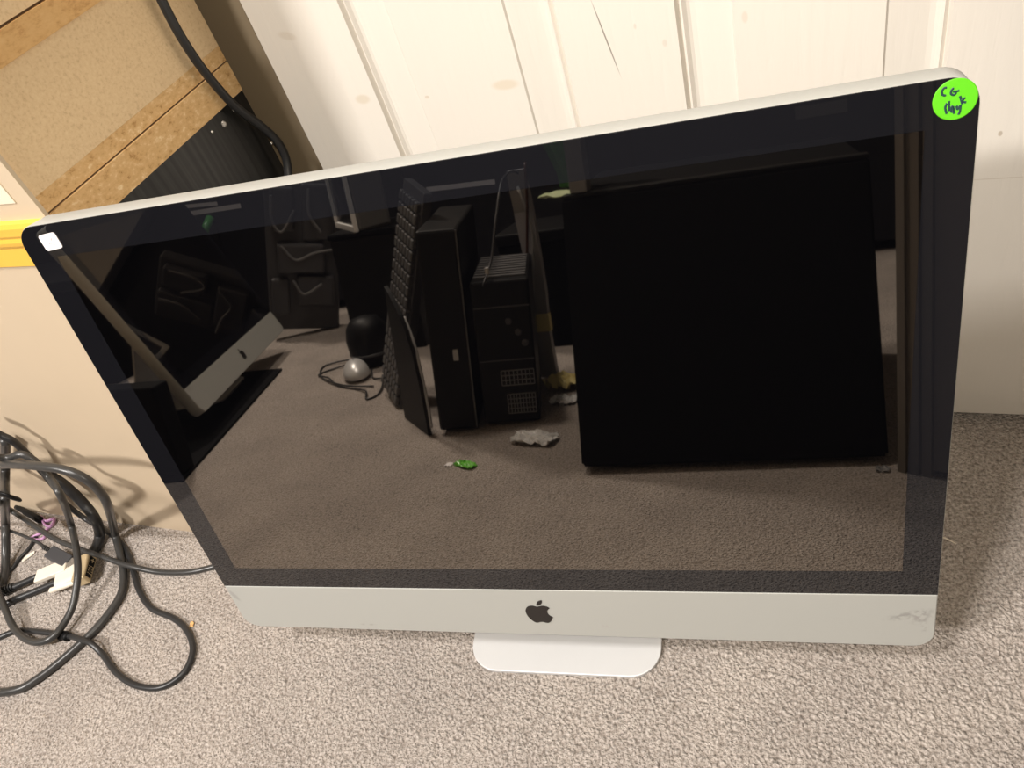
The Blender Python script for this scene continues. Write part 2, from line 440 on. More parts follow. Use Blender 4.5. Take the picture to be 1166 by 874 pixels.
gr = local(obj('groove_backing', prism(foot(E0, .25, -.0045, -.0165), .46, .63), groove_dark, cab), cab)
for px, py, rr in ((254.5, 141, .0032), (297, 145, .0028), (241, 150, .0016), (309, 163, .0016), (266, 126, .0014)):
    p = hit(px, py, CC - SN * .004, SN)
    t = lathe([(0, 0), (rr, 0), (rr, .0008), (rr * .6, .0014), (0, .0014)], 14)
    bmesh.ops.transform(t, matrix=Matrix.Translation(p) @ SN.to_track_quat('Z', 'Y').to_matrix().to_4x4(), verts=t.verts)
    obj('screw', t, steel, blackp)
# yellow edging with two rounded ribs, along the face
prof = [(.4500, 0), (.4500, .0022), (.4690, .0024), (.4725, .0040), (.4760, .0046), (.4800, .0040), (.4830, .0052), (.4905, .0056), (.4945, .0044), (.4955, 0)]
bm = bmesh.new(); ends = []
for q in (CC + FD * .0003, CC + FD * .80):
    ends.append([bm.verts.new((q.x + FN.x * e, q.y + FN.y * e, z)) for z, e in prof])
for k in range(len(prof)): bm.faces.new((ends[0][k], ends[0][(k + 1) % len(prof)], ends[1][(k + 1) % len(prof)], ends[1][k]))
bm.faces.new(ends[0]); bm.faces.new(ends[1][::-1])
local(obj('edging_strip', bm, yellow_tape, cab), cab)
FMX = Matrix(((FD.x, FN.x, 0, CC.x), (FD.y, FN.y, 0, CC.y), (0, 0, 1, 0), (0, 0, 0, 1)))
bm = box6(.019, .25, -.0002, .0009, .5115, .562)
local(obj('label_plate', bm, cream_white, cab, mx=FMX), cab)

# black cord hanging over the raw side
def sp(px, py, e=.006): return hit(px, py, CC + SN * e, SN)
pts = [sp(165, -34), sp(178, -12), sp(187, 6), sp(205, 40), sp(228, 75), sp(255, 108), sp(275, 127), sp(297, 143, .008), sp(315, 160, .010), sp(325, 178, .010), sp(328, 196, .009), sp(329, 222, .008), sp(330, 262, .008), sp(333, 330, .008)]
last = pts[-1]
pts.append(Vector((last.x + .004, last.y + .005, .12))); pts.append(Vector((last.x + .012, last.y + .004, .006)))
cord = obj('power_cord', tube(pts, .0044, 12, 8), blk_cable, smooth=True)
tag(cord, 'thick black power cord hanging down the raw chipboard side of the cabinet', 'cord')

# ------------------------------------------------------------------ all-in-one computers
APPLE = "M12.152 6.896c-.948 0-2.415-1.078-3.96-1.04-2.04.027-3.91 1.183-4.961 3.014-2.117 3.675-.546 9.103 1.519 12.09 1.013 1.454 2.208 3.09 3.792 3.039 1.52-.065 2.09-.987 3.935-.987 1.831 0 2.35.987 3.96.948 1.637-.026 2.676-1.48 3.676-2.948 1.156-1.688 1.636-3.325 1.662-3.415-.039-.013-3.182-1.221-3.22-4.857-.026-3.04 2.48-4.494 2.597-4.559-1.429-2.09-3.623-2.324-4.39-2.376-2-.156-3.675 1.09-4.61 1.09z|M15.53 3.83c.843-1.012 1.4-2.427 1.245-3.83-1.207.052-2.662.805-3.532 1.818-.78.896-1.454 2.338-1.273 3.714 1.338.104 2.715-.688 3.559-1.701z"
import re
def outlines():
    res = []
    for s in APPLE.split('|'):
        nums = [float(v) for v in re.findall(r'-?(?:\d+\.\d+|\.\d+|\d+)', s)]
        x, y = nums[0], nums[1]; out = []
        for i in range(2, len(nums) - 5, 6):
            a = nums[i:i + 6]
            P0, P1, P2, P3 = (x, y), (x + a[0], y + a[1]), (x + a[2], y + a[3]), (x + a[4], y + a[5])
            for k in range(8):
                t = k / 8
                out.append(tuple((1 - t) ** 3 * P0[j] + 3 * (1 - t) ** 2 * t * P1[j] + 3 * (1 - t) * t * t * P2[j] + t ** 3 * P3[j] for j in (0, 1)))
            x, y = P3
        res.append(out)
    return res
GZ = .130                                # height of the lower edge of the glass above the floor
def make_computer(name, label, cat, loc, rz, tilt, gz, back=0.0):
    root = empty(name, loc, label, cat, None, (0, 0, rz))
    st, ct = math.sin(tilt), math.cos(tilt)
    H = Matrix(((1, 0, 0, 0), (0, st, -ct, 0), (0, ct, st, gz), (0, 0, 0, 1)))    # head: x right, y up, z out of the glass
    # aluminium shell: rim and bulging back
    bm = bmesh.new(); loops = []
    W, B, T = .325, -CHIN, HG
    for z, ins in ((-.0008, .0003), (-.0002, .0002), (-.0006, 0), (-.021, 0), (-.0245, .0012), (-.027, .005), (-.031, .022), (-.037, .06), (-.044, .11), (-.050, .155), (-.052, .19)):
        rr = max(.016 - ins * .3, .006) if ins < .03 else .03
        loops.append([bm.verts.new((x, y, z)) for x, y in rrect(-W + ins, W - ins, B + ins, T - ins, rr, 8)])
    # front loop first: order so that the rim runs from the front to the back
    order = [1, 2, 3, 4, 5, 6, 7, 8, 9, 10]
    for a, b_ in zip(order, order[1:]):
        A, Bq = loops[a], loops[b_]
        for k in range(len(A)): bm.faces.new((A[k], A[(k + 1) % len(A)], Bq[(k + 1) % len(A)], Bq[k]))
    bm.faces.new(loops[1][::-1]); bm.faces.new(loops[10])
    for v in loops[0]: bm.verts.remove(v)
    obj('housing', bm, alu, root, mx=H, auto=rad(40))
    bm = prism(rrect(-W + .0006, W - .0006, B + .0006, -.0006, (.0155, .0155, 0, 0), 8), -.004, .0006, .0005, 2)
    ch = obj('chin_panel', bm, MATS.get('chin_alu', alu), root, mx=H)
    s = .0300 / 24.0
    bm = bmesh.new()
    for o_ in outlines():
        t = prism([((x - 12.0) * s, -.0283 - (y - 12.0) * s) for x, y in o_], .0002, .0011); merge(bm, t)
    lg = obj('logo', bm, logo_black, ch, mx=H)
    obj('cover_glass', prism(rrect(-W + .0004, W - .0004, 0, T - .0004, (0, 0, .0156, .0156), 10), -.004, .0006, .0004, 2), bezel_black, root, mx=H)
    obj('display', prism(rrect(-.299, .299, .026, .364, 0), 0.0, .00075), display_black, root, mx=H)
    # bent plate stand: foot, then the neck behind the housing
    foot_o = rrect(-.0972, .0972, -.0225, .165, (.030, .030, .004, .004), 10)
    bm = prism(foot_o, .0, .0045, .0008, 2)
    hz = H @ Vector((0, .16, -.05))
    path = [Vector((0, .163, .0022)), Vector((0, .171, .010)), Vector((0, .172, .03)), Vector((0, hz.y + (.172 - hz.y) * .35, hz.z * .8)), Vector((0, hz.y + .012, hz.z)), Vector((0, hz.y - .004, hz.z + .012))]
    cs = catmull(path, 8); L = []
    for i, p in enumerate(cs):
        t = (cs[min(i + 1, len(cs) - 1)] - cs[max(i - 1, 0)]).normalized(); nn = Vector((0, -t.z, t.y))
        L.append([bm.verts.new((sx * .0972, p.y + nn.y * e, p.z + nn.z * e)) for sx, e in ((-1, -.002), (1, -.002), (1, .002), (-1, .002))])
    for a, b_ in zip(L, L[1:]):
        for k in range(4): bm.faces.new((a[k], a[(k + 1) % 4], b_[(k + 1) % 4], b_[k]))
    bm.faces.new(L[0][::-1]); bm.faces.new(L[-1])
    obj('stand', bm, alu_foot, root, mx=Matrix.Translation((0, back, 0)))
    return root, H
# chin with its scuffs
m, nt, b = new_mat('chin_alu')
b.inputs['Roughness'].default_value = .5; b.inputs['Metallic'].default_value = .25
MATS['chin_alu'] = m
pc, H1 = make_computer('computer', 'silver all-in-one computer with black glass and green round sticker on a flat foot', 'computer', (0, 0, 0), 0, TAU, GZ)
HI = H1.inverted()
def gl(px, py):                                   # a point of the glass in the head's own axes
    n_ = H1.to_3x3() @ Vector((0, 0, 1))
    return HI @ hit(px, py, (0, 0, GZ), n_)
tc = nt.nodes.new('ShaderNodeTexCoord')
nz = nt.nodes.new('ShaderNodeTexNoise'); nz.inputs['Scale'].default_value = 260; nz.inputs['Detail'].default_value = 3
nt.links.new(tc.outputs['Object'], nz.inputs['Vector'])
rr_ = ramp(nt, [(.42, (0, 0, 0)), (.6, (1, 1, 1))]); nt.links.new(nz.outputs['Fac'], rr_.inputs['Fac'])
def scuff(px, py, rx, rz, ang, soft=.8, broken=True):
    w = H1 @ gl(px, py)
    mk = ellipse_mask(nt, tc, w.x, w.z, rx, rz, ang, soft)
    if not broken: return mk
    k = nt.nodes.new('ShaderNodeMath'); k.operation = 'MULTIPLY'; nt.links.new(mk, k.inputs[0]); nt.links.new(rr_.outputs['Color'], k.inputs[1])
    return k.outputs['Value']
stain(nt, b, ALU, [(scuff(1036, 699, .024, .006, rad(-18)), (.30, .29, .28), .75), (scuff(1048, 702, .012, .009, rad(-40)), (.33, .31, .30), .7), (scuff(1052, 712, .003, .012, 0), (.33, .31, .30), .6),
                   (scuff(267, 677, .0035, .011, rad(-25), .6, False), (.36, .35, .34), .7), (scuff(420, 710, .012, .002, 0), (.36, .34, .32), .7), (scuff(690, 712, .006, .004, 0), (.45, .42, .40), .5)])
# stickers on the glass
c = gl(1087.3, 112.6)
st_g = obj('sticker', lathe([(0, 0), (.0107, 0), (.0108, .0003), (.0104, .0006), (0, .0006)], 48), green_paper, pc, mx=H1 @ Matrix.Translation((c.x, c.y, .0004)))
tag(st_g, 'round fluorescent green paper sticker with handwriting')
def px2(u, v): return gl(1040 + u / 8.74, 60 + v / 8.74)
strokes = [[(328, 340), (298, 348), (280, 380), (285, 412), (318, 421)], [(398, 343), (376, 366), (370, 402), (396, 414), (418, 395), (405, 380), (388, 383)], [(412, 382), (452, 370)],
           [(330, 495), (312, 540), (326, 602)], [(350, 475), (350, 520), (354, 572)], [(388, 520), (370, 545), (376, 582), (394, 566), (390, 526), (400, 600)],
           [(424, 522), (434, 556), (458, 520)], [(466, 512), (458, 575), (442, 610)], [(459, 425), (470, 460), (482, 505)], [(510, 438), (478, 478), (520, 488)]]
bm = bmesh.new()
for sxy in strokes:
    add_tube(bm, catmull([Vector((*px2(u, v)[:2], .00115)) for u, v in sxy], 5), 0.00058, 6, (Vector((0, 0, 1)), .3))
obj('handwriting', bm, pen_blue, st_g, mx=H1)
q = [gl(*p) for p in ((45, 270.5), (61.5, 263), (72.3, 279), (55, 285.5))]
cx = sum(p.x for p in q) / 4; cy = sum(p.y for p in q) / 4
bm = prism(rrect(-.0082, .0082, -.0064, .0064, .0022, 5), .0, .0006)
st_w = obj('sticker', bm, white_paper, pc, mx=H1 @ Matrix.Translation((cx, cy, .0005)) @ Matrix.Rotation(rad(4), 4, 'Z'))
tag(st_w, 'small white paper sticker with faded writing')
bm = bmesh.new()
for pl in ([(-.004, .003), (-.0025, .0015), (-.001, .0028)], [(.001, .003), (.0018, .0012), (.003, .003)], [(-.0025, -.0015), (0, -.001), (.001, -.003), (.003, -.002)]):
    add_tube(bm, catmull([Vector((cx + x, cy + y, .00125)) for x, y in pl], 4), .0003, 6, (Vector((0, 0, 1)), .3))
obj('handwriting', bm, pen_pink, st_w, mx=H1)

# ------------------------------------------------------------------ cables in front of the cabinet
def cp(px, py, e): return hit(px, py, CC + FN * e, FN)      # e metres in front of the cabinet's face
def path(spec):
    out = []
    for px, py, k, v in spec: out.append(cp(px, py, v) if k == 'e' else fl(px, py, v))
    return out
def cable(name, spec, r, mat, label, cat='cable', group='cables coiled by the cream cabinet'):
    o = obj(name, tube(path(spec), r, 14, 8), mat, smooth=True)
    if label: tag(o, label, cat, group)
    return o
cable('display_cable', [(-40, 533, 'e', .03), (-15, 530, 'e', .04), (10, 528.5, 'e', .05), (41, 530, 'e', .06), (74, 535, 'e', .06), (99, 546, 'e', .06), (115, 561, 'e', .06), (124, 579, 'e', .06), (130, 604, 'z', .022), (137, 631, 'z', .008), (141, 656, 'z', .005), (137.5, 677, 'z', .005), (124, 698, 'z', .005), (107, 718, 'z', .005), (89, 735, 'z', .005), (66, 755, 'z', .005), (45, 771, 'z', .005), (25, 783, 'z', .005), (0, 788, 'z', .005), (-25, 786, 'z', .005)],
      .0050, grey_cable, 'thick grey cable arching highest over the coil and sweeping to the lower left corner')
cable('loop_cable', [(-40, 512, 'e', .055), (-12, 519, 'e', .05), (8, 521, 'e', .042), (24, 517, 'e', .036), (40, 525, 'e', .036), (56, 543, 'e', .042), (70, 566, 'e', .06), (80, 594, 'z', .055), (86.5, 623, 'z', .045), (88.6, 652, 'z', .036), (84, 685, 'z', .020), (75, 706, 'z', .014), (61, 724, 'z', .0135), (45, 731, 'z', .012), (29, 727, 'z', .012), (15, 713, 'z', .013), (4, 689, 'z', .018), (-6, 664, 'z', .02), (-12, 640, 'z', .02)],
      .0044, grey_cable, 'grey cable drooping in a tall narrow loop in front of the cream plug')
cable('thick_cable', [(-40, 480, 'e', .03), (-15, 487, 'e', .026), (0, 495, 'e', .024), (16, 503, 'e', .022), (33, 519, 'e', .018), (52, 538, 'e', .014), (73, 552, 'e', .014), (95, 573, 'e', .018), (108, 590, 'e', .026), (113.5, 607, 'z', .014), (110, 622, 'z', .0068), (101, 632, 'z', .0066), (88, 637, 'z', .0066)],
      [.0045 if i < 34 else min(.0068, .0045 + (i - 34) * .0003) for i in range(97)], blk_cable, 'thickest black cable bending down to the carpet behind the cream plug')
cable('thin_cable', [(50, 540, 'e', .006), (63, 556, 'e', .006), (76, 574, 'e', .006), (95, 589, 'e', .007), (108, 597, 'e', .012), (119, 603, 'z', .0037), (136, 616, 'z', .0037), (146, 631, 'z', .0037), (152, 650, 'z', .0037), (158, 671, 'z', .0037), (172, 692, 'z', .0037), (198, 704, 'z', .0037), (213, 718, 'z', .0037), (219.5, 738, 'z', .0037), (213, 760, 'z', .0037), (197, 776, 'z', .0037), (177, 783, 'z', .0037), (152, 779, 'z', .0037), (132, 765, 'z', .0037), (117, 745, 'z', .005), (103, 732, 'z', .0130), (90, 727, 'z', .010), (74, 723, 'z', .004), (45, 719, 'z', .0037), (20, 718, 'z', .0037), (0, 725, 'z', .0037), (-30, 738, 'z', .0037)],
      .0036, blk_cable, 'thin black cable making a round bight on the open carpet')
tie = obj('cable_clip', tube([fl(68, 724.5, .0045), fl(73, 723, .0045), fl(78, 725, .005)], .0058, 12, 3), blk_plastic, smooth=True)
tag(tie, 'small black clip around the thin cable on the carpet', 'clip')
cable('grey_lead', [(-25, 560, 'e', .08), (-8, 569, 'e', .085), (8, 578, 'z', .055), (33, 594, 'z', .035), (62, 613, 'z', .026), (91, 625, 'z', .022), (115, 633, 'z', .019), (136, 640.5, 'z', .0135), (152, 645, 'z', .0110), (181, 651, 'z', .0037), (214, 651, 'z', .0037), (243, 645, 'z', .0037), (290, 632, 'z', .0037), (335, 622, 'z', .0037)],
      .0036, grey_cable, 'straight grey lead crossing the pile and running behind the computer')
cable('upright_cable', [(6, 500, 'e', .012), (6, 528, 'e', .012), (5.5, 548, 'e', .03), (5.5, 570, 'e', .06), (6, 590, 'z', .05), (6.5, 610, 'z', .03), (6.5, 634, 'z', .012), (5, 655, 'z', .006), (-4, 672, 'z', .0058), (-30, 690, 'z', .0058)],
      .0056, grey_cable, 'thick grey cable standing upright at the picture edge')
t = tube([cp(-12, 560, .088), cp(0, 562, .090), cp(10, 565, .090), cp(20, 568, .084)], .0055, 12, 5, (FN, .4))
tag(obj('hook_strap', t, blk_plastic, smooth=True), 'short black strap end sticking out from the upright grey cable', 'strap')
# usb lead
root = empty('usb_lead', fl(66, 633), 'thin grey lead ending in a flat grey plug with a metal tip', 'cable', 'cables coiled by the cream cabinet')
local(obj('wire', tube(path([(-30, 598, 'z', .03), (-5, 600, 'z', .030), (10, 603.5, 'z', .028), (25, 609, 'z', .026), (43, 617, 'z', .022), (51, 623.5, 'z', .020)]), .0022, 10, 8), grey_cable, root, smooth=True), root)
def between(a, b_, w, h, bev, up=Vector((0, 0, 1))):
    x = (b_ - a); L_ = x.length; x.normalize(); y = up.cross(x).normalized(); z = x.cross(y)
    M_ = Matrix(((x.x, y.x, z.x, (a.x + b_.x) / 2), (x.y, y.y, z.y, (a.y + b_.y) / 2), (x.z, y.z, z.z, (a.z + b_.z) / 2), (0, 0, 0, 1)))
    return box((0, 0, 0), (L_, w, h), None, bev, 3), M_
bm, M_ = between(fl(57, 628, .018), fl(79, 640, .016), .018, .009, .002)
local(obj('plug', bm, dk_grey, root, mx=M_), root)
bm = bmesh.new()
for k in range(4):
    a = fl(50 + k * 1.9, 622.6 + k * 1.15, .0195 - k * .0003); b2 = fl(51 + k * 1.9, 623.2 + k * 1.15, .0195 - k * .0003)
    add_tube(bm, [a, b2], .0034 - k * .0001, 10)
local(obj('strain_relief', bm, grey_cable, root), root)
bm, M_ = between(fl(79, 640, .016), fl(91, 646.5, .015), .0125, .0050, .0004)
local(obj('metal_tip', bm, steel, root, mx=M_), root)
# video lead with cream plug
root = empty('video_lead', fl(85, 652), 'black video lead with a cream plug and open gilt socket lying on the carpet', 'cable', 'cables coiled by the cream cabinet')
local(obj('wire', tube(path([(-30, 696, 'z', .0048), (0, 690, 'z', .0048), (20, 681, 'z', .0048), (45, 671, 'z', .006), (66, 662, 'z', .009)]), .0046, 12, 6), blk_cable, root, smooth=True), root)
A = fl(64, 663, .0105); Bp = fl(90, 650, .0125); Cp = fl(103, 645.5, .0135)
bm, M_ = between(A, Bp, .027, .013, .005)
local(obj('plug_hood', bm, cream_plug, root, mx=M_), root)
bm, M_ = between(Bp - (Cp - Bp) * .1, Cp, .040, .016, .0025)
shell = local(obj('plug_shell', bm, gold, root, mx=M_), root)
bm = bmesh.new()
add_box(bm, (0, 0, 0), (.0015, .030, .0095), None, .0005)
dx = (Cp - Bp).length * .55
bmesh.ops.translate(bm, vec=(dx, 0, 0), verts=bm.verts)
obj('socket', bm, blk_plastic, shell, mx=M_)
bm = bmesh.new()
for k in range(4):
    for j in range(3):
        add_box(bm, (dx + .0008, -.010 + k * .0035, -.003 + j * .003), (.0012, .0012, .0012))
add_box(bm, (dx + .0008, .0095, 0), (.0012, .006, .0012)); add_box(bm, (dx + .0008, .0095, 0), (.0012, .0012, .006))
obj('contact', bm, gold, shell, mx=M_)
for dy in (-.0165, .0165):
    bm = bmesh.new()
    add_tube(bm, [Vector((-.046, dy, 0)), Vector((-.044, dy, 0)), Vector((-.024, dy, 0)), Vector((-.004, dy, 0))], [.0030, .0038, .0038, .0025], 14)
    s = local(obj('thumbscrew', bm, cream_plug, root, mx=M_), root)
# second lead with a cream sleeve
root = empty('sleeved_lead', fl(30, 664), 'black lead with ribbed collar and a flat cream sleeve end beside the cream plug', 'cable', 'cables coiled by the cream cabinet')
local(obj('wire', tube(path([(-30, 684, 'z', .006), (0, 675, 'z', .006), (20, 666.5, 'z', .007), (44, 655.5, 'z', .011)]), .0046, 12, 6), blk_cable, root, smooth=True), root)
bm = bmesh.new()
for k in range(5):
    a = fl(3 + k * 2.7, 673.2 - k * 1.2, .0075); b2 = fl(4.6 + k * 2.7, 672.5 - k * 1.2, .0075)
    add_tube(bm, [a, b2], .0072 - k * .0003, 14)
local(obj('strain_relief', bm, blk_cable, root), root)
bm, M_ = between(fl(42, 657, .0125), fl(77, 643, .0165), .020, .0075, .0018)
local(obj('sleeve', bm, cream_plug, root, mx=M_), root)
# other bits on the carpet
cable('short_wire', [(-8, 652, 'z', .0026), (2, 655, 'z', .0026), (13, 648, 'z', .0026), (22, 636, 'z', .0026), (33, 624, 'z', .0026), (41, 611, 'z', .0026)], .0024, blk_cable, 'thin black wire tail lying on the carpet left of the cream plug')
bm = bmesh.new()
add_tube(bm, catmull([fl(*p, .0035) for p in ((47, 588), (53, 593), (62, 590), (58, 599), (51, 597), (47, 588))], 5), .0017, 8, (Vector((0, 0, 1)), 1.6))
add_tube(bm, catmull([fl(*p, .003) for p in ((57, 599), (50, 605), (36, 612), (42, 614), (50, 612), (52, 604))], 5), .0017, 8, (Vector((0, 0, 1)), 1.4))
tag(obj('plastic_tie', bm, purple, smooth=True), 'twisted purple plastic tie on the carpet by the cabinet', 'tie')
bm = tube([fl(19, 577, .010), fl(30, 583, .010), fl(46, 592, .008)], [.004] * 4 + [.005] * 5, 10, 4)
tag(obj('plug_end', bm, blk_plastic, smooth=True), 'small black plug end lying against the foot of the cream cabinet', 'plug')
def scrap(name, size, amp, loc, rz, mat, label, cat, seed, n=8, group=None):
    o = obj(name, crumple(size, amp, n, seed), mat); o.location = loc; o.rotation_euler = (0, 0, rz)
    return tag(o, label, cat, group)
scrap('paper_scrap', (.022, .007), .003, fl(33, 634), .9, cream_plug, 'tiny cream paper scrap beside the black wire tail', 'scrap', 3, 5)
scrap('crumb', (.006, .008), .003, fl(219, 711), .3, chip_o, 'tiny orange crumb on the carpet near the cable bight', 'crumb', 5, 4)
tag(obj('straw_thread', tube([fl(1072, 611, .003), fl(1080, 614, .004), fl(1089, 619, .002)], .0007, 6, 4), cream_plug, smooth=True), 'short pale thread on the carpet right of the computer', 'thread')

# ------------------------------------------------------------------ what the glass mirrors: the room behind the camera
# second computer
pc2, H2 = make_computer('computer', 'second silver all-in-one computer facing sideways, seen mirrored in the black glass', 'computer', (-.985, -.990, .006), rad(73.6), rad(24.5), .110, .05)
mt = obj('shadow_sheet', prism([(-.80, -.50), (-.965, -1.12), (-1.31, -1.12), (-1.26, -.46)], 0.0005, .006), blk_matte)  # added black sheet, stands in for the dark shadow below the second computer
tag(mt, 'thin black sheet standing in for shadow on the carpet under the mirrored computer', 'shadow sheet')
tg = obj('flat_case', box6(-1.22, -.81, -.552, -.512, .0065, .18, .004), blk_matte)
tag(tg, 'upright thin black case at the left end of the mirrored computer', 'case')

root = empty('storage_box', (-1.78, -1.36, 0), 'black lidded box on the carpet behind the second computer, at the mirrored left edge', 'box')
local(obj('body', box6(-2.10, -1.49, -1.60, -1.12, 0, .27, .006), blk_matte, root), root)
local(obj('lid', box6(-2.11, -1.48, -1.61, -1.11, .27, .30, .006), blk_plastic, root), root)
root = empty('carton', (-.23, -1.22, 0), 'black carton in the gap behind the grey strip beside the large black cabinet', 'box')
local(obj('body', box6(-.34, -.12, -1.32, -1.13, 0, .245, .004), blk_matte, root), root)
local(obj('lid', box6(-.344, -.116, -1.324, -1.126, .245, .27, .004), blk_plastic, root), root)
# large black cabinet with a sloping front, right behind the camera
root = empty('equipment_cabinet', (.15, -.70, 0), 'large black cabinet with sloping front mirrored in the right half of the glass', 'cabinet')
bm = bmesh.new()
prof = [(-.478, .012), (-.600, .392), (-.95, .392), (-.95, .012)]
sides = [[bm.verts.new((x, y, z)) for y, z in prof] for x in (-.059, .362)]
for k in range(4): bm.faces.new((sides[0][k], sides[0][(k + 1) % 4], sides[1][(k + 1) % 4], sides[1][k]))
bm.faces.new(sides[0]); bm.faces.new(sides[1][::-1])
bmesh.ops.recalc_face_normals(bm, faces=bm.faces)
bmesh.ops.bevel(bm, geom=bm.edges[:], offset=.004, segments=2, affect='EDGES')
local(obj('body', bm, blk_matte, root), root)
for x in (-.03, .333):
    for y in (-.52, -.91):
        f_ = lathe([(.0, 0), (.014, 0), (.016, .004), (.016, .0125), (0, .0125)], 16); bmesh.ops.translate(f_, vec=(x, y, 0), verts=f_.verts)
        local(obj('rubber_foot', f_, blk_plastic, root), root)
local(obj('top_trim', box6(-.059, .362, -.628, -.604, .391, .397, .0015), blk_plastic, root), root)
# things on it
scrap('paper_sheet', (.075, .07), .012, (-.068, -.640, .393), .2, pale_green, 'creased pale green sheet on the mirrored black cabinet', 'paper', 11, 6)
bk = obj('grey_bracket', box6(-.046, -.020, -.645, -.607, .3975, .52, .002), mid_grey)
tag(bk, 'upright grey bracket on the edge of the mirrored black cabinet', 'bracket')
bm = lathe([(0.0, 0), (.012, .004), (.018, .03), (.03, .07), (.045, .115), (.050, .13), (0, .133)], 10)
rnd = random.Random(4)
for v in bm.verts: v.co += Vector((rnd.uniform(-.004, .004), rnd.uniform(-.004, .004), 0))
o = obj('plastic_bag', bm, green_bag); o.location = (-.075, -.735, .393); tag(o, 'green plastic bag bunched up behind the papers on the black cabinet', 'bag')

# slim black tower with grilles (front at y = 0 of its own axes)
root = empty('computer_tower', (-.222, -.679, .0035), 'black computer tower with two wire grilles mirrored in the middle of the glass', 'computer tower', None, (0, rad(4), rad(-13)))
obj('case_body', box6(-.050, .050, -.24, 0, .004, .262, .004), blk_plastic, root)
for x0, x1, z0, z1, nx, nz in ((-.012, .045, .075, .102, 8, 3), (-.005, .044, .022, .058, 9, 4)):
    bm = bmesh.new()
    for i in range(nx + 1): add_box(bm, (x0 + (x1 - x0) * i / nx, .0012, (z0 + z1) / 2), (.0014, .002, z1 - z0))
    for i in range(nz + 1): add_box(bm, ((x0 + x1) / 2, .0012, z0 + (z1 - z0) * i / nz), (x1 - x0, .002, .0014))
    obj('grille', bm, mid_grey, root)
bm = bmesh.new()
for i in range(9): add_box(bm, (0, -.03 - i * .022, .2635), (.090, .010, .004), None, .001)
obj('top_vent', bm, plain('vent_grey', (.11, .11, .115), .5), root)
for z0, z1 in ((.12, .122), (.215, .218)): obj('seam', box6(-.048, .048, -.0005, .0012, z0, z1), dk_grey, root)
for px_, pz_ in ((.035, .15), (.025, .17), (.010, .19)):
    bm = lathe([(0, 0), (.006, 0), (.006, .002), (.004, .003), (0, .003)], 16); bmesh.ops.transform(bm, matrix=Matrix.Translation((px_, 0, pz_)) @ Matrix.Rotation(rad(-90), 4, 'X'), verts=bm.verts)
    obj('jack', bm, dk_grey, root)
for x in (-.03, .03):
    for y in (-.03, -.21): obj('foot', box6(x - .01, x + .01, y - .01, y + .01, 0, .0045, .001), blk_plastic, root)
# taller slab tower left of it
root = empty('computer_tower', (-.318, -.657, .0035), 'taller plain black tower left of the one with wire grilles', 'computer tower', None, (0, rad(4.5), rad(-13)))
obj('case_body', box6(-.035, .035, -.33, 0, .004, .362, .005), blk_plastic, root)
obj('edge_trim', box6(.0315, .0345, -.001, .0025, .006, .360, .0008), plain('trim_grey', (.09, .09, .09), .5), root)
for x in (-.022, .022):
    for y in (-.03, -.30): obj('foot', box6(x - .008, x + .008, y - .01, y + .01, 0, .0045, .001), blk_plastic, root)
obj('badge', box6(.005, .014, -.001, .002, .135, .155, .0005), lt_grey, root)
# black side panel leaning up: thin sheet with a rounded lip
pa, pb = Vector((-.375, -.655, 0)), Vector((-.512, -.805, 0))
u = (pb - pa); PL = u.length; u.normalize(); nrm = Vector((0, 0, 1)).cross(u)
PM = Matrix(((u.x, 0, nrm.x, pa.x), (u.y, 0, nrm.y, pa.y), (0, 1, 0, .0005), (0, 0, 0, 1)))
root = empty('side_panel', pa + u * PL * .5, 'thin black sheet panel standing between the keyboard and the towers', 'panel')
local(obj('sheet', prism([(0, 0), (PL - .075, 0), (.070, .272), (.055, .262), (.040, .248), (.018, .225), (.002, .200), (-.010, .165), (-.012, .10), (-.008, .05)], -.004, .004, .001), blk_plastic, root, mx=PM), root)
lip = [(-.001, .015), (-.007, .06), (-.009, .11), (-.007, .16), (.004, .195), (.020, .220)]
local(obj('lip', tube([Vector((x, y, .005)) for x, y in lip], .0035, 8, 6), lt_grey, root, smooth=True, mx=PM), root)
# keyboard standing on its short end
ax = Vector((.150, 0.0, .435)).normalized()
base = Vector((-.530, -.850, .0))
face = Vector((-.80, .60, 0)); face = (face - ax * face.dot(ax)).normalized(); wid = ax.cross(face)
KM = Matrix(((ax.x, wid.x, face.x, base.x), (ax.y, wid.y, face.y, base.y), (ax.z, wid.z, face.z, base.z), (0, 0, 0, 1)))
KM = KM
root = empty('keyboard', base, 'black keyboard standing on its short end mirrored left of the towers', 'keyboard')
KL = Matrix.Translation(base).inverted() @ KM
bm = prism(rrect(.006, .45, -.066, .066, .006, 4), -.010, .008, .002)
obj('case_body', bm, dk_grey, root, mx=KL)
kb = bmesh.new(); key_bm = []
for rw in range(6):
    nk = 18
    for kx in range(nk):
        if rw == 5 and 5 <= kx <= 9: continue
        t = box((.026 + kx * .0232, -.05 + rw * .0195, .0125), (.019, .0165, .010), None, .002, 1)
        k_ = obj('key', t, MATS.get('key_plastic') or plain('key_plastic', (.085, .085, .088), .3), root, mx=KL)
t = box((.026 + 7 * .0232, -.05 + 5 * .0195, .0125), (.019 + 4 * .0232, .0165, .010), None, .002, 1); obj('key', t, MATS['key_plastic'], root, mx=KL)
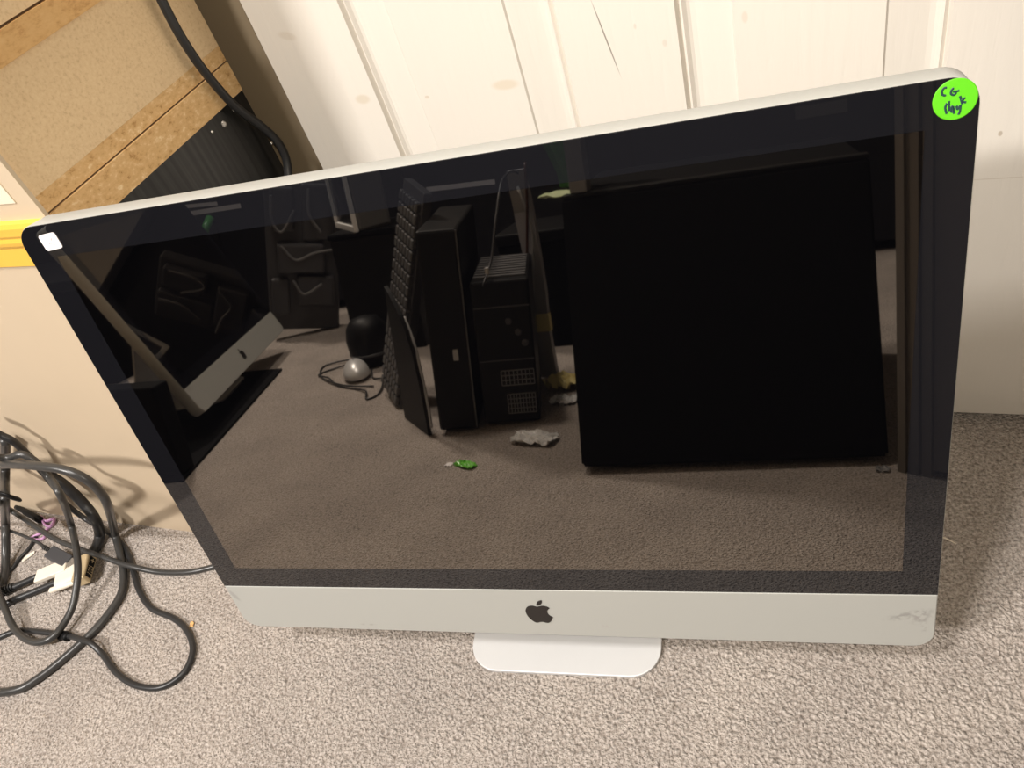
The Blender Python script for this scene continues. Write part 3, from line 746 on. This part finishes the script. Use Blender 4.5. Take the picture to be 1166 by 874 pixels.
# mouse with a cord
root = empty('computer_mouse', (-.70, -1.02, 0), 'silver and white mouse lying in its black cord on the mirrored carpet', 'mouse')
bm = bmesh.new(); bmesh.ops.create_uvsphere(bm, u_segments=24, v_segments=14, radius=1)
for v in bm.verts:
    v.co.x *= .031 * (1 - .12 * v.co.y); v.co.y *= .056; v.co.z = v.co.z * .034 if v.co.z > 0 else v.co.z * .010
mz = Matrix.Translation((0, 0, .0105)) @ Matrix.Rotation(rad(150), 4, 'Z')
obj('shell', bm, silver, root, smooth=True, mx=mz)
bm = lathe([(0, -.003), (.009, -.003), (.010, 0), (.009, .003), (0, .003)], 18)
obj('scroll_wheel', bm, dk_grey, root, smooth=True, mx=mz @ Matrix.Translation((0, .03, .022)) @ Matrix.Rotation(rad(90), 4, 'Y'))
bm = tube([Vector((.0, .055, .012)), Vector((.0, .02, .0315)), Vector((0, -.002, .0348))], .0008, 6, 5)
obj('button_seam', bm, dk_grey, root, mx=mz)
wp = [(-.725, -1.06), (-.76, -1.10), (-.80, -1.09), (-.82, -1.05), (-.77, -1.01), (-.72, -.96), (-.66, -.93), (-.62, -.90), (-.60, -.86), (-.585, -.89), (-.61, -.97), (-.65, -1.0), (-.70, -1.09), (-.77, -1.14), (-.84, -1.12), (-.80, -1.03), (-.70, -.95), (-.62, -.94)]
obj('cord', tube([Vector((x + .70, y + 1.02, .003 + .004 * (i % 3 == 1))) for i, (x, y) in enumerate(wp)], .0022, 8, 8), blk_cable, root, smooth=True)
# black rounded speaker behind the mouse
root = empty('speaker', (-.700, -1.115, 0), 'black round desktop speaker behind the mouse', 'speaker')
obj('shell', lathe([(.0, 0), (.036, 0), (.044, .006), (.052, .04), (.054, .070), (.048, .098), (.034, .116), (.014, .122), (0, .1225)], 32), blk_plastic, root, smooth=True)
obj('ring', lathe([(.0505, .030), (.0525, .031), (.0530, .036), (.0515, .037)], 32), dk_grey, root, smooth=True)
# crate with a silver framed monitor on it
root = empty('storage_crate', (-.70, -1.32, 0), 'plain black crate under the silver framed screen', 'crate')
obj('body', box6(-.10, .10, -.10, .10, 0, .296, .006), blk_plastic, root)
obj('lid', box6(-.104, .104, -.104, .104, .296, .310, .004), blk_matte, root)
root = empty('monitor', (-.775, -1.29, .310), 'silver framed screen standing on the black crate at the top of the glass', 'monitor', None, (0, 0, rad(49.8)))
obj('case_body', box6(-.105, .105, -.085, 0, 0, .40, .008), plain('casing_grey', (.10, .10, .10), .5), root)
fr = bmesh.new()
for a in ((-.105, .105, .0005, .011, 0, .014), (-.105, .105, .0005, .011, .386, .40), (-.105, -.093, .0005, .011, .014, .386), (.093, .105, .0005, .011, .014, .386)):
    merge(fr, box6(*a, .001))
obj('frame', fr, plain('pale_silver', (.80, .80, .79), .4, .1), root)
obj('screen', box6(-.093, .093, .0005, .005, .014, .386), bezel_black, root)
# moulded dark plastic tray on end
root = empty('moulded_tray', (-1.100, -1.49, .022), 'dark grey moulded plastic insert standing on end beyond the mirrored computer', 'packaging')
TR = Matrix.Rotation(rad(14), 4, 'Y') @ Matrix.Rotation(rad(-30), 4, 'Z')
bm = bmesh.new()
for (x0, x1, z0, z1, d) in ((-.10, .10, .0, .44, .0), (-.085, -.02, .30, .42, .03), (.0, .085, .27, .43, .022), (-.07, .06, .18, .265, .035), (-.02, .085, .08, .17, .028), (-.09, -.04, .05, .16, .02)):
    add_box(bm, ((x0 + x1) / 2, .02 + d / 2, (z0 + z1) / 2), (x1 - x0, .045 + d, z1 - z0), None, .007, 2)
obj('shell', bm, dk_grey, root, mx=TR)
bm = bmesh.new()
for pl in ([(-.08, .40), (-.08, .33), (-.055, .30), (-.02, .36)], [(-.06, .26), (-.02, .22), (.03, .24), (.08, .25)], [(-.03, .16), (0, .12), (.05, .15)], [(.02, .42), (.02, .35), (.05, .30)]):
    add_tube(bm, catmull([Vector((x, .078, z)) for x, z in pl], 5), .004, 8)
obj('rib', bm, mid_grey, root, mx=TR)
# grey foam strip between tower and cabinet, with papers at its foot
root = empty('foam_strip', (-.21, -.93, 0), 'grey plastic strip standing upright in the gap beside the black cabinet', 'strip')
bm = bmesh.new(); cs = [(-.163, .0), (-.162, .10), (-.160, .18), (-.157, .26), (-.161, .34), (-.163, .42)]
L = []
for i, (x, z) in enumerate(cs):
    w = .019 - .0015 * (i % 2); yb = -.93 + .006 * (i % 2)
    L.append([bm.verts.new(q) for q in ((x - w - .05, yb, z), (x + w - .05, yb + .004, z), (x + w - .05, yb - .016, z), (x - w - .05, yb - .02, z))])
for a, b_ in zip(L, L[1:]):
    for k in range(4): bm.faces.new((a[k], a[(k + 1) % 4], b_[(k + 1) % 4], b_[k]))
bm.faces.new(L[0][::-1]); bm.faces.new(L[-1])
local(obj('sleeve', bm, plain('foam_grey', (.34, .33, .34), .6), root), root)
local(obj('fold', tube([Vector((-.217, -.921, .17)), Vector((-.205, -.921, .24)), Vector((-.197, -.921, .31)), Vector((-.212, -.921, .39))], .003, 8, 6), lt_grey, root, smooth=True), root)
local(obj('yellow_band', box6(-.234, -.190, -.935, -.919, .100, .136, .001), yellow_paper, root), root)
root = empty('red_lead', (-.21, -.914, .22), 'thin dark red lead with a white and red plug hanging before the grey strip', 'lead')
local(obj('wire', tube([Vector((-.196, -.945, .428)), Vector((-.190, -.918, .424)), Vector((-.196, -.914, .36)), Vector((-.206, -.914, .30)), Vector((-.216, -.914, .237))], .0028, 8, 6), red_cable, root, smooth=True), root)
local(obj('plug', box((-.217, -.914, .226), (.010, .008, .012), None, .001), white_paper, root), root)
local(obj('plug_tip', box((-.218, -.914, .213), (.010, .008, .013), None, .001), red_plug, root), root)
local(obj('tag_end', box((-.219, -.914, .196), (.014, .006, .016), None, .001), blk_plastic, root), root)
o = obj('loose_wire', tube([Vector((-.225, -.66, .2635)), Vector((-.215, -.70, .30)), Vector((-.205, -.73, .36)), Vector((-.200, -.80, .42)), Vector((-.21, -.95, .40)), Vector((-.215, -.97, .268))], .0022, 8, 8), dk_grey, smooth=True)
tag(o, 'grey wire with a pale band looping up over the top of the grille tower', 'wire')
wire_o = o
o = obj('wire_ferrule', box((-.2195, -.68, .2835), (.007, .007, .012), None, .001), lt_grey, wire_o)
scrap('paper_packet', (.085, .080), .050, (-.163, -.866, 0), .4, yellow_paper, 'crumpled yellow paper packet on the carpet beside the black cabinet', 'paper', 21, 9)
scrap('plastic_film', (.06, .05), .022, (-.150, -.782, 0), .1, bubble, 'crumpled clear film on the carpet before the yellow packet', 'plastic', 31, 10)
scrap('bubble_wrap', (.095, .05), .026, (-.165, -.607, 0), .25, bubble, 'piece of clear bubble wrap on the carpet before the grille tower', 'bubble wrap', 41, 12)
scrap('candy_wrapper', (.050, .022), .012, (-.262, -.523, 0), .5, green_wrap, 'small green wrapper lying alone on the mirrored carpet', 'wrapper', 51, 7)
scrap('wrapper_end', (.014, .014), .006, (-.293, -.528, 0), .2, white_paper, 'small white twist at the end of the green wrapper', 'wrapper', 55, 4)
scrap('dust_tuft', (.020, .016), .012, (.352, -.463, 0), .2, mid_grey, 'fluffy pale dust tuft at the right foot of the black cabinet', 'dust', 61, 6)
scrap('plastic_bit', (.05, .03), .02, (-.31, -1.09, 0), .2, silver, 'shiny plastic bit on the carpet behind the tall tower', 'plastic', 71, 6)
# long dark storage unit along the far side, with white strips on its front
root = empty('storage_unit', (-.7, -1.95, 0), 'long low navy storage unit along the far side of the room', 'storage unit')
obj('body', box6(-2.19, 1.9, -.2, .2, .03, .62, .005), navy, root)
obj('plinth', box6(-2.17, 1.88, -.18, .17, 0, .03), blk_matte, root)
obj('top', box6(-2.195, 1.93, -.22, .23, .62, .65, .004), navy, root)
for a in (-.1, .6, -.8, 1.3): obj('door_gap', box6(a - .002, a + .002, .2, .2015, .04, .61), blk_matte, root)
for (x, z, w, h, rz) in ((-.62, .337, .22, .014, .03), (-1.52, .378, .27, .015, .0), (-1.58, .402, .22, .012, .05)):
    o = obj('paper_strip', box((0, 0, 0), (w, .0015, h), None, 0), white_paper); o.location = (x, -1.7485, z); o.rotation_euler = (0, rz, 0)
    tag(o, {-.62: 'white paper strip on the navy unit above the towers', -1.52: 'lower white paper strip on the navy unit at far left', -1.58: 'upper white paper strip on the navy unit at far left'}[x], 'paper strip')
obj('name_plate', box6(1.035, 1.163, .1995, .2015, .376, .408, .0006), plain('plate_grey', (.10, .095, .09), .5), root)
t = tube([Vector((-.955, .20, .305)), Vector((-.955, .222, .300)), Vector((-.945, .226, .268)), Vector((-.925, .226, .258)), Vector((-.905, .226, .262)), Vector((-.900, .222, .290)), Vector((-.900, .20, .298))], .0045, 8, 5)
obj('handle', t, steel, root, smooth=True)
# leaning pole with a green end, by the far unit
root = empty('metal_pole', (-1.62, -1.55, 0), 'brown grey pole with a green end leaning behind the mirrored computer', 'pole')
P0, P1 = Vector((-1.40, -1.13, .012)), Vector((-1.462, -1.66, .345))
local(obj('shaft', tube([P0, P0.lerp(P1, .5), P1], .011, 12, 2), brown_rod, root, smooth=True), root)
local(obj('sleeve', tube([P0.lerp(P1, .93), P1 + (P1 - P0) * .04], .0135, 12, 2), green_bag, root, smooth=True), root)
# dark wall corner with a ribbed jamb right of the black cabinet
j0 = Vector((.372, -.462, 0)); ju = Vector((.80, .60, 0)).normalized(); jn = Vector((-ju.y, ju.x, 0))
JM = Matrix(((ju.x, jn.x, 0, j0.x), (ju.y, jn.y, 0, j0.y), (0, 0, 1, 0), (0, 0, 0, 1)))
dark_door = plain('brown_door_paint', (.20, .18, .175), .5, noise=.1, nscale=10)
jamb_p = plain('jamb_paint', (.17, .155, .14), .5)
bm = box6(.042, .80, -.045, -.005, .010, 2.03); tag(obj('door_2', bm, dark_door, mx=JM), kind='structure')
bm = bmesh.new()
for a, b_, d in ((0, .010, .004), (.010, .016, -.002), (.016, .026, .002), (.026, .030, -.006), (.030, .041, 0)):
    merge(bm, box6(a, b_, -.05, d, 0, 2.08))
tag(obj('trim_1', bm, jamb_p, mx=JM), kind='structure')

# ------------------------------------------------------------------ light
def area(name, loc, size, energy, col, target=(0, 0, 0)):
    l = bpy.data.lights.new(name, 'AREA'); l.shape = 'RECTANGLE'; l.size, l.size_y = size
    l.energy = energy; l.color = col
    o = bpy.data.objects.new(name, l); COL.objects.link(o); o.location = loc
    o.rotation_euler = (Vector(target) - Vector(loc)).to_track_quat('-Z', 'Y').to_euler(); return o
area('ceiling_lamp', (-.45, -.80, 2.36), (.22, .22), 44, (1, .95, .90), (-.45, -.80, 0))
area('ceiling_lamp', (-1.55, -1.65, 2.36), (.25, .25), 108, (1, .95, .90), (-.6, -.4, 0))
fl_ = bpy.data.lights.new('phone_flash', 'SPOT'); fl_.energy = 9; fl_.color = (1, .90, .74); fl_.shadow_soft_size = .004; fl_.spot_size = rad(95); fl_.spot_blend = .6
fo = bpy.data.objects.new('phone_flash', fl_); COL.objects.link(fo)
fo.location = (.222, -.340, .775)
fo.rotation_euler = FW.to_track_quat('-Z', 'Y').to_euler()
w = bpy.data.worlds.new('world'); SC.world = w; w.use_nodes = True
w.node_tree.nodes['Background'].inputs['Color'].default_value = (.5, .45, .4, 1)
w.node_tree.nodes['Background'].inputs['Strength'].default_value = .05

SC.view_settings.view_transform = 'Standard'; SC.view_settings.look = 'None'
SC.view_settings.exposure = 0.0; SC.view_settings.gamma = 1.0
SC.view_settings.use_curve_mapping = False
SC.cycles.caustics_reflective = False; SC.cycles.caustics_refractive = False
SC.cycles.max_bounces = 8
bpy.context.view_layer.update()
